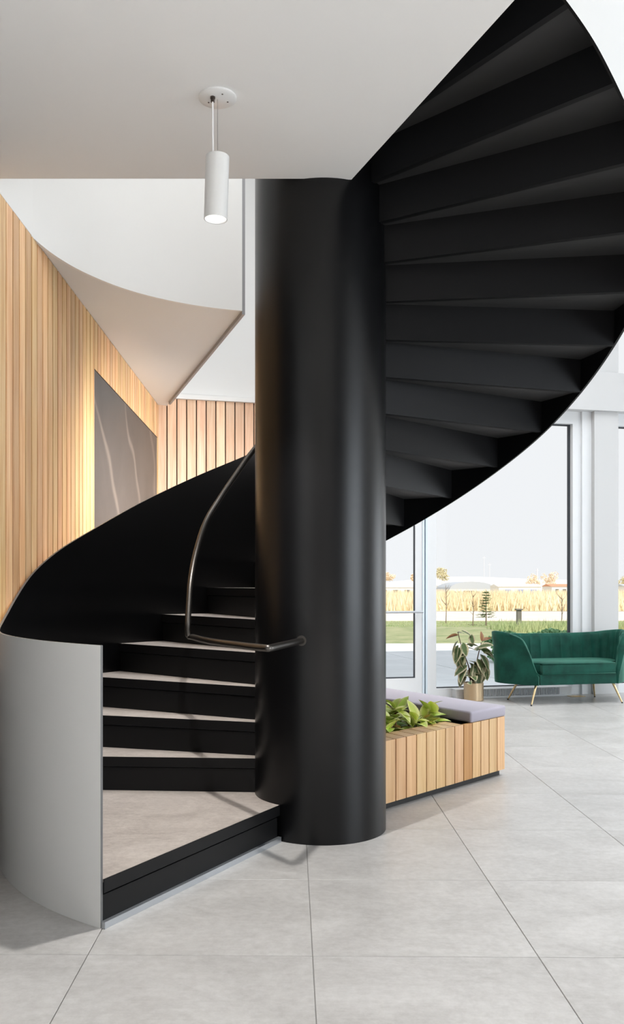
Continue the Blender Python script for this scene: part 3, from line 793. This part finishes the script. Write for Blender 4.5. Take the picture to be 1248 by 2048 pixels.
autosmooth(me_obj('back_shell', bm, M['velvet'], sf), 75)
# apron / base
inn = [(x, y) for x, y in resample(plan(0.05), 40)]
bm = new(); prism(bm, [(-0.455, 0.004)] + [q for q in inn if q[1] > 0.03] + [(0.455, 0.004)], 0.218, 0.325)
bmesh.ops.recalc_face_normals(bm, faces=bm.faces)
autosmooth(me_obj('seat_base', bm, M['velvet'], sf), 40)
# seat cushion with piping
ci = resample(plan(0.10), 60)
ci = [(-0.435, -0.012)] + [q for q in ci if q[1] > 0.03] + [(0.435, -0.012)]
def loop(sc, z, dome=0): return [((x)*sc, 0.26+(y-0.26)*sc, z) for x, y in ci]
bm = new(); rings = []
for sc, z in ((0.97, 0.328), (0.995, 0.338), (1.0, 0.36), (1.0, 0.425), (0.99, 0.443), (0.95, 0.452), (0.8, 0.461), (0.4, 0.466)):
    rings.append([bm.verts.new(v) for v in loop(sc, z)])
for a, b in zip(rings, rings[1:]):
    for i in range(len(a)): bm.faces.new((a[i], a[(i+1) % len(a)], b[(i+1) % len(a)], b[i]))
bm.faces.new(rings[0][::-1]); bm.faces.new(rings[-1])
cu = autosmooth(me_obj('seat_cushion', bm, M['velvet'], sf), 60)
bm = new()
for z, sc in ((0.443, 0.992), (0.336, 0.997)):
    lp = loop(sc, z); tube(bm, [lp[-1]] + lp[0:1], 0.005, 6); tube(bm, lp, 0.005, 6)
me_obj('piping', bm, M['velvet'], cu, smooth=True)
for fx, fy, tx_, ty_ in ((-0.565, 0.0, -0.465, 0.075), (0.525, 0.0, 0.455, 0.075), (-0.565, 0.53, -0.47, 0.46), (0.525, 0.53, 0.46, 0.46)):
    foot = Vector((fx, fy, 0)); top = Vector((tx_, ty_, 0.222)); d = top-foot
    bm = new(); tube(bm, [foot+d*0.06, top], [0.008, 0.0145], 12)
    lg = autosmooth(me_obj('leg', bm, M['brass'], sf))
    bm = new(); tube(bm, [foot+Vector((0, 0, 0.0)), foot+d*0.06], 0.0088, 10); me_obj('foot_cap', bm, M['rubber'], lg, smooth=False)

# ---------------------------------------------------------------- convector along the window, floor outlet
hc = empty('convector_heater', (FX, FY, 0), PSI); tag(hc, 'low white convector heater with fine grille under the big window', 'heater')
me_obj('casing', bx(-1.47, -0.10, 0.0, -0.03, 0.028, 0.022, bevel=0.002), M['frame'], hc)
bm = new(); box(bm, -1.47, -0.095, 0.022, -1.22, 0.028, 0.10); box(bm, -0.19, -0.095, 0.022, -0.03, 0.028, 0.10); box(bm, -1.22, -0.078, 0.022, -0.19, 0.028, 0.10)
me_obj('casing_end', bm, M['frame'], hc)
me_obj('casing_top', bx(-1.475, -0.10, 0.10, -0.025, 0.028, 0.108, bevel=0.002), M['frame'], hc)
fin = None
for i in range(48):
    x = -1.215+i*0.0215
    if fin is None: fin = me_obj('fin', bx(0, -0.094, 0.024, 0.006, -0.079, 0.098), M['frame'], hc, loc=(x, 0, 0)).data
    else: inst('fin', fin, hc, (x, 0, 0))
fo = empty('floor_outlet', (3.43, 10.04, 0), PSI); tag(fo, 'flat brass outlet plate on the floor under the sofa', 'outlet')
me_obj('plate', bx(-0.09, -0.05, 0.0, 0.09, 0.05, 0.006, bevel=0.002), M['brass'], fo)
me_obj('lid', bx(-0.035, -0.03, 0.006, 0.035, 0.03, 0.009, bevel=0.001), M['brass'], fo)

# ---------------------------------------------------------------- outdoors
def ground_mat(name, c1, c2, sc, rough=0.95):
    m = mat(name, c1, rough, spec=0.1); g = N(m); mp = g.mapping((sc, sc, sc), rnd=False); n = g.noise(mp, 1.0, 6, 0.7)
    g.l(g.ramp(n.outputs[0], [(0.35, c1), (0.65, c2)]).outputs[0], g.b.inputs['Base Color']); return m
M['lawn'] = ground_mat('mown_lawn', (0.22, 0.28, 0.14), (0.40, 0.40, 0.25), 1.4)
M['field'] = ground_mat('dry_field', (0.66, 0.55, 0.36), (0.78, 0.68, 0.48), 0.5)
M['road'] = ground_mat('pale_gravel_road', (0.66, 0.60, 0.54), (0.74, 0.69, 0.63), 0.8)
M['paver'] = ground_mat('concrete_paver', (0.66, 0.70, 0.74), (0.74, 0.78, 0.82), 1.2)
M['mulch'] = ground_mat('straw_mulch', (0.40, 0.30, 0.17), (0.62, 0.50, 0.32), 5)
o = me_obj('ground', bx(-60, 13.3, -0.30, 160, 45, -0.03), M['field']); tag(o, kind='structure')
# paving of large slabs
pv = tag(bpy.data.objects.new('pavement', None), kind='structure'); pv.rotation_euler = (0, 0, PSI); pv.location = (FX, FY, 0); link(pv)
me_obj('joint_bed', bx(-7, 0.32, -0.3, 9, 9.6, -0.022), M['grout'], pv)
pm = None
for i in range(-5, 6):
    for j in range(0, 6):
        if pm is None: pm = me_obj('slab', bx(0.010, 0.010, -0.03, 1.510, 1.510, -0.01, bevel=0.003), M['paver'], pv, loc=(i*1.52, 0.40+j*1.52, 0)).data
        else: inst('slab', pm, pv, (i*1.52, 0.40+j*1.52, 0))
def sheet(name, pts, z, m, t=0.02):
    bm = new(); prism(bm, pts, z-t, z); o = me_obj(name, bm, m); tag(o, kind='structure'); return o
sheet('lawn', [(-20, 16.0), (2, 19.1), (12, 19.4), (60, 24), (60, 31.5), (-20, 30)], -0.004, M['lawn'])
sheet('garden_bed', [(5.6, 19.2), (12, 19.3), (30, 21), (30, 27), (9.0, 25.0)], 0.006, M['mulch'])
sheet('gravel_road', [(-30, 30), (60, 31.5), (60, 35), (30, 41), (-30, 42)], 0.01, M['road'])
bm = new()
pr = [(41, 0.02), (60, -0.25), (110, -1.1), (200, -1.9), (320, -2.2)]
g0 = [[bm.verts.new((x, y, z)) for x in (-120, 300)] for y, z in pr]
for a, b in zip(g0, g0[1:]): bm.faces.new((a[0], a[1], b[1], b[0]))
g1 = [[bm.verts.new((v.co.x, v.co.y, v.co.z-0.5)) for v in r] for r in g0]
for a, b in zip(g1, g1[1:]): bm.faces.new((a[1], a[0], b[0], b[1]))
o = me_obj('field', bm, M['field']); tag(o, kind='structure')
# tall dry grass, thousands of blades in one piece
def grass(name, n, x0, x1, y0, y1, h0, h1, wd, m, seed, label, zf=lambda x, y: 0):
    rnd = random.Random(seed); vs = []; fs = []
    for _ in range(n):
        x = rnd.uniform(x0, x1); y = rnd.uniform(y0, y1)*1.0; h = rnd.uniform(h0, h1); a = rnd.uniform(0, 3.14); dx_, dy_ = math.cos(a)*wd, math.sin(a)*wd*0.5
        lx, ly = rnd.gauss(0, h*0.18), rnd.gauss(0, h*0.18); z = zf(x, y); i = len(vs)
        vs += [(x-dx_, y-dy_, z), (x+dx_, y+dy_, z), (x+lx, y+ly, z+h)]; fs.append((i, i+1, i+2))
    me = bpy.data.meshes.new(name); me.from_pydata(vs, [], fs); me.materials.append(m)
    o = link(bpy.data.objects.new(name, me)); tag(o, label, 'grass', kind='stuff')
M['drygrass'] = ground_mat('dry_grass_blades', (0.76, 0.64, 0.42), (0.88, 0.78, 0.58), 0.35)
M['greengrass'] = ground_mat('green_tufts', (0.26, 0.36, 0.17), (0.48, 0.52, 0.28), 0.8)
M['flowers'] = ground_mat('straw_flower_stalks', (0.62, 0.50, 0.26), (0.32, 0.38, 0.16), 2.0)
grass('tall_grass', 26000, 3, 34, 41.5, 58, 0.5, 1.05, 0.045, M['drygrass'], 1, 'tall dry yellow grass beyond the gravel road', lambda x, y: -0.0*(y-41))
grass('garden_grass', 5000, 7.4, 16, 19.8, 22.4, 0.06, 0.30, 0.02, M['flowers'], 2, 'straw-coloured low planting in the garden bed')
grass('lawn_tufts', 6000, 2.0, 12, 26.2, 30, 0.02, 0.05, 0.012, M['greengrass'], 3, 'short green lawn grass beyond the paving')
grass('bed_greenery', 3000, 6.0, 13, 22.6, 25.3, 0.06, 0.34, 0.02, M['greengrass'], 4, 'green plants growing in the garden bed')

def blob_plant(name, loc, rx_, ry_, rz_, n, size, m, seed, trunk=None, lean=1.0):
    rnd = random.Random(seed); r = empty(name, loc); vs = []; fs = []
    lobes = [(0, 0, 0, 0.6)] + [(rnd.uniform(-.6, .6), rnd.uniform(-.6, .6), rnd.uniform(-.6, .62), rnd.uniform(0.28, 0.5)) for _q in range(9)]
    for _ in range(n):
        while True:
            p_ = Vector((rnd.uniform(-1, 1), rnd.uniform(-1, 1), rnd.uniform(-1, 1)))
            if p_.length < 1: break
        p_ = p_.normalized()*(p_.length**0.5)
        lb_ = lobes[_ % len(lobes)]
        c = Vector((p_.x*rx_*lb_[3]+lb_[0]*rx_, p_.y*ry_*lb_[3]+lb_[1]*ry_, (p_.z*lb_[3]+lb_[2])*rz_+rz_+(trunk or 0)))
        if c.z < 0.01: c.z = 0.02
        a = Vector((rnd.gauss(0, 1), rnd.gauss(0, 1), rnd.gauss(0, 1))).normalized()*size; b = Vector((rnd.gauss(0, 1), rnd.gauss(0, 1), rnd.gauss(0, 1))).normalized()*size
        i = len(vs); vs += [tuple(c-a*0.5), tuple(c+b*0.5), tuple(c+a*0.5), tuple(c-b*0.5)]; fs.append((i, i+1, i+2, i+3))
    me = bpy.data.meshes.new('foliage'); me.from_pydata(vs, [], fs); me.materials.append(m)
    o = bpy.data.objects.new('foliage', me); o.parent = r; link(o); o['kind'] = 'stuff'
    if trunk is not None:
        bm = new(); tube(bm, [(0, 0, -0.05), (0, 0, trunk+rz_)], [max(0.01, rz_*0.03), max(0.006, rz_*0.015)], 6); me_obj('trunk', bm, M['bark'], r)
    return r
M['bark'] = mat('grey_bark', (0.20, 0.15, 0.11), 0.9)
M['shrub'] = ground_mat('shrub_leaves', (0.16, 0.36, 0.18), (0.42, 0.62, 0.38), 9)
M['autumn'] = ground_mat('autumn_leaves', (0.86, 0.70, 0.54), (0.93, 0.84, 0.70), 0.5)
M['olive'] = ground_mat('olive_leaves', (0.58, 0.54, 0.32), (0.80, 0.72, 0.50), 0.6)
tag(blob_plant('shrub', (3.85, 14.6, -0.01), 0.50, 0.4, 0.27, 2600, 0.06, M['shrub'], 11, 0.0), 'rounded green shrub outside the window behind the loveseat arm', 'shrub')
tag(blob_plant('shrub', (5.5, 17.2, -0.01), 0.7, 0.5, 0.25, 2200, 0.06, M['shrub'], 12, 0.0), 'low wide green shrub outside behind the loveseat back', 'shrub')
# young conifer with whorls of branches
def conifer(loc, h, r, seed):
    rnd = random.Random(seed); root = empty('conifer', loc); tag(root, 'young conifer standing on the lawn outside the big window', 'tree')
    bm = new(); tube(bm, [(0, 0, -0.02), (0, 0, h)], [0.022, 0.006], 8); me_obj('trunk', bm, M['bark'], root)
    vs = []; fs = []
    z = h*0.24
    while z < h*0.98:
        rr = r*(1-(z-h*0.24)/(h*0.80))**0.8+0.02
        for _ in range(9):
            a = rnd.uniform(0, 6.28); d = Vector((math.cos(a), math.sin(a), rnd.uniform(-0.1, 0.35))).normalized()
            L_ = rr*rnd.uniform(0.75, 1.15)
            for k in range(16):
                c = Vector((0, 0, z))+d*L_*(0.12+0.88*k/16); s_ = 0.055*(1-0.4*k/16)
                v = Vector((rnd.gauss(0, 1), rnd.gauss(0, 1), rnd.gauss(0, .6))).normalized()*s_; u_ = d.cross(v).normalized()*0.009
                i = len(vs); vs += [tuple(c-u_), tuple(c+u_), tuple(c+v+d*0.02)]; fs.append((i, i+1, i+2))
        z += h*0.075
    me = bpy.data.meshes.new('foliage'); me.from_pydata(vs, [], fs); me.materials.append(ground_mat('spruce_needles', (0.10, 0.16, 0.08), (0.24, 0.28, 0.14), 12))
    o = bpy.data.objects.new('foliage', me); o.parent = root; link(o); o['kind'] = 'stuff'
conifer((6.39, 26.9, 0.0), 1.12, 0.30, 5)
def sapling(loc, h, label, seed):
    rnd = random.Random(seed); r = empty('sapling', loc); tag(r, label, 'tree')
    bm = new(); tube(bm, [(0, 0, -0.01), (0.02, 0, h*0.5), (0, 0, h)], [0.016, 0.011, 0.004], 6)
    for i in range(12):
        z = h*rnd.uniform(0.35, 0.95); a = rnd.uniform(0, 6.28); L_ = h*0.22*rnd.uniform(0.5, 1)
        tube(bm, [(0, 0, z), (math.cos(a)*L_*0.6, math.sin(a)*L_*0.6, z+L_*0.7), (math.cos(a)*L_*0.8, math.sin(a)*L_*0.8, z+L_*1.2)], [0.006, 0.004, 0.002], 4)
    me_obj('trunk', bm, M['bark'], r)
sapling((5.45, 28.5, 0), 1.25, 'thin bare sapling on the lawn near the window frame', 1)
sapling((6.0, 27.0, 0), 0.95, 'thin bare sapling on the lawn beside the wooden post', 2)
sapling((8.6, 26.5, 0), 1.0, 'thin bare sapling right of the wooden post', 3)
po = empty('wooden_post', (7.05, 25.6, 0)); tag(po, 'short weathered wooden post with a flat cap on the lawn', 'post')
M['weathered'] = mat('weathered_timber', (0.20, 0.19, 0.17), 0.8)
me_obj('shaft', bx(-0.065, -0.065, 0, 0.065, 0.065, 0.53, bevel=0.006), M['weathered'], po)
me_obj('cap', bx(-0.10, -0.10, 0.53, 0.10, 0.10, 0.57, bevel=0.006), M['weathered'], po)

# far side: hall, sheds, vehicles, trees (ground there lies about 2 m lower)
def far(x, y, Y): return ((x-560)*Y/1735, Y, 1.3+(1168-y)*Y/1735)
M['roofgrey'] = mat('pale_metal_roof', (0.46, 0.50, 0.56), 0.5); M['shed'] = mat('pale_cladding', (0.74, 0.74, 0.74), 0.7)
M['shedblue'] = mat('blue_panel', (0.22, 0.32, 0.60), 0.6); M['darkwin'] = mat('dark_window', (0.08, 0.09, 0.12), 0.3)
M['red'] = mat('red_paint', (0.62, 0.10, 0.08), 0.5); M['orange'] = mat('terracotta_roof', (0.62, 0.30, 0.18), 0.7)
hx, hy, hz = far(945, 1188, 210); hl = empty('hall_building', (hx, 210, -1.9)); tag(hl, 'long low building with a pale grey arched roof on the horizon', 'building')
bm = new(); L2 = 5.6
prof = [(-L2*math.cos(math.pi*i/12), 1.9+1.9*math.sin(math.pi*i/12)) for i in range(13)]
a_ = [bm.verts.new((x, 0, z)) for x, z in prof]; b_ = [bm.verts.new((x, 18, z)) for x, z in prof]
bm.faces.new(a_); bm.faces.new(b_[::-1])
for i in range(12): bm.faces.new((a_[i], b_[i], b_[i+1], a_[i+1]))
bm.faces.new((a_[12], b_[12], b_[0], a_[0])); me_obj('roof', bm, M['roofgrey'], hl)
me_obj('wall', bx(-L2, 0, 0, L2, 18, 1.9), M['shed'], hl)
for i in range(8): me_obj('window', bx(-4.6+i*1.15, -0.05, 0.9, -4.0+i*1.15, 0.0, 1.4), M['darkwin'], hl)
def shed(px, w_, h_, Y, label, roofm=None, blue=False):
    x, y, z = far(px, 1180, Y); r = empty('shed', (x, y, -1.9)); tag(r, label, 'building')
    me_obj('wall', bx(-w_/2, 0, 0, w_/2, 8, h_), M['shed'], r)
    bm = new(); vs = [bm.verts.new(v) for v in ((-w_/2-.2, -.2, h_), (w_/2+.2, -.2, h_), (w_/2+.2, 8.2, h_), (-w_/2-.2, 8.2, h_), (-w_/2-.2, 4, h_+.6), (w_/2+.2, 4, h_+.6))]
    for q in ((0,1,5,4),(2,3,4,5),(0,4,3),(1,2,5),(0,3,2,1)): bm.faces.new([vs[i] for i in q])
    me_obj('roof', bm, roofm or M['shed'], r)
    for i in range(3):
        me_obj('window', bx(-w_*0.35+i*w_*0.3, -0.05, h_*0.35, -w_*0.35+i*w_*0.3+w_*0.14, 0, h_*0.75), M['shedblue'] if blue else M['darkwin'], r)
shed(1040, 9.5, 2.6, 195, 'low white shed with blue windows on the horizon', None, True)
shed(790, 9, 2.4, 205, 'low white shed seen through the glass door on the horizon')
shed(1128, 6, 2.6, 215, 'small white shed with a terracotta roof on the horizon', M['orange'])
shed(1300, 12, 2.6, 215, 'long white shed far right on the horizon', M['roofgrey'])
shed(868, 4, 2.7, 240, 'small white shed left of the arched hall on the horizon')
def vehicle(px, L_, h_, m, label, cat='vehicle', nm='parked_car', grp=None):
    x, y, z = far(px, 1190, 170); r = empty(nm, (x, y, -1.63)); tag(r, label, cat, grp)
    bm = new(); box(bm, -L_/2, 0, 0.3, L_/2, 1.6, h_*0.62); bmesh.ops.bevel(bm, geom=bm.edges[:], offset=0.08, segments=1, affect='EDGES'); me_obj('body', bm, m, r)
    bm = new(); box(bm, -L_*0.28, 0.1, h_*0.62, L_*0.25, 1.5, h_); me_obj('cabin', bm, M['darkwin'], r)
    for sx2 in (-0.32, 0.32):
        bm = new(); tube(bm, [(sx2*L_, -0.03, 0.3), (sx2*L_, 0.2, 0.3)], 0.3, 12); me_obj('wheel', bm, M['rubber'], r)
vehicle(940, 3.2, 1.6, M['red'], 'bright red truck parked at the far edge of the field', nm='truck')
vehicle(908, 2.4, 1.3, M['darkwin'], 'dark car parked left of the red truck')
vehicle(990, 2.6, 1.3, M['darkwin'], 'dark car parked right of the red truck')
vehicle(1100, 2.6, 1.0, M['darkwin'], 'dark car parked under the far autumn trees')
vehicle(1022, 2.4, 1.2, M['shed'], 'white car parked before the blue-windowed shed')
for px, top, r_, rz2, m_, lb in ((884, 1133, 1.9, 2.2, M['olive'], 'round olive tree by the left edge of the big window'),
      (1066, 1146, 1.9, 2.6, M['autumn'], 'pale autumn tree left of the tall mast'), (1098, 1142, 2.1, 2.7, M['autumn'], 'pale autumn tree right of the tall mast'),
      (780, 1144, 1.7, 1.5, M['autumn'], 'small autumn tree seen through the door, left one'), (827, 1144, 1.3, 1.5, M['autumn'], 'small autumn tree seen through the door, by its frame'),
      (1243, 1152, 2.4, 2.0, M['olive'], 'olive tree at the far right window')):
    x, y, z = far(px, top, 230); trunk = z+1.95-2*rz2
    tag(blob_plant('tree', (x, y, -1.95), r_, r_, rz2, 900, 0.35, m_, px, max(trunk, 0.1)), lb, 'tree')
M['mast'] = mat('pale_mast', (0.62, 0.66, 0.76), 0.6)
for px, top, nm in ((968, 1112, 'left of two thin pale masts on the horizon'), (979, 1126, 'right of two thin pale masts on the horizon'), (1074, 1137, 'thick pale mast between the autumn trees')):
    x, y, z = far(px, top, 260); r = empty('mast', (x, y, -1.9)); tag(r, nm, 'mast')
    bm = new(); tube(bm, [(0, 0, 0), (0, 0, z+1.9)], 0.09 if px < 1000 else 0.2, 6); me_obj('pole', bm, M['mast'], r)
    me_obj('crossbar', bx(-0.5, -0.05, z+1.3, 0.5, 0.05, z+1.4), M['mast'], r)
# hazy hills
bm = new(); rnd = random.Random(5); rowa = []; rowb = []
for i in range(41):
    x = -100+i*14; h = 2.2+4.5*math.exp(-((x-150)/60)**2)+0.6*math.sin(i*0.9)
    rowa.append((x, h)); 
va = [bm.verts.new((x, 560, -4)) for x, h in rowa]; vb_ = [bm.verts.new((x, 640, h)) for x, h in rowa]; vc = [bm.verts.new((x, 720, -4)) for x, h in rowa]
for i in range(40):
    bm.faces.new((va[i], va[i+1], vb_[i+1], vb_[i])); bm.faces.new((vb_[i], vb_[i+1], vc[i+1], vc[i]))
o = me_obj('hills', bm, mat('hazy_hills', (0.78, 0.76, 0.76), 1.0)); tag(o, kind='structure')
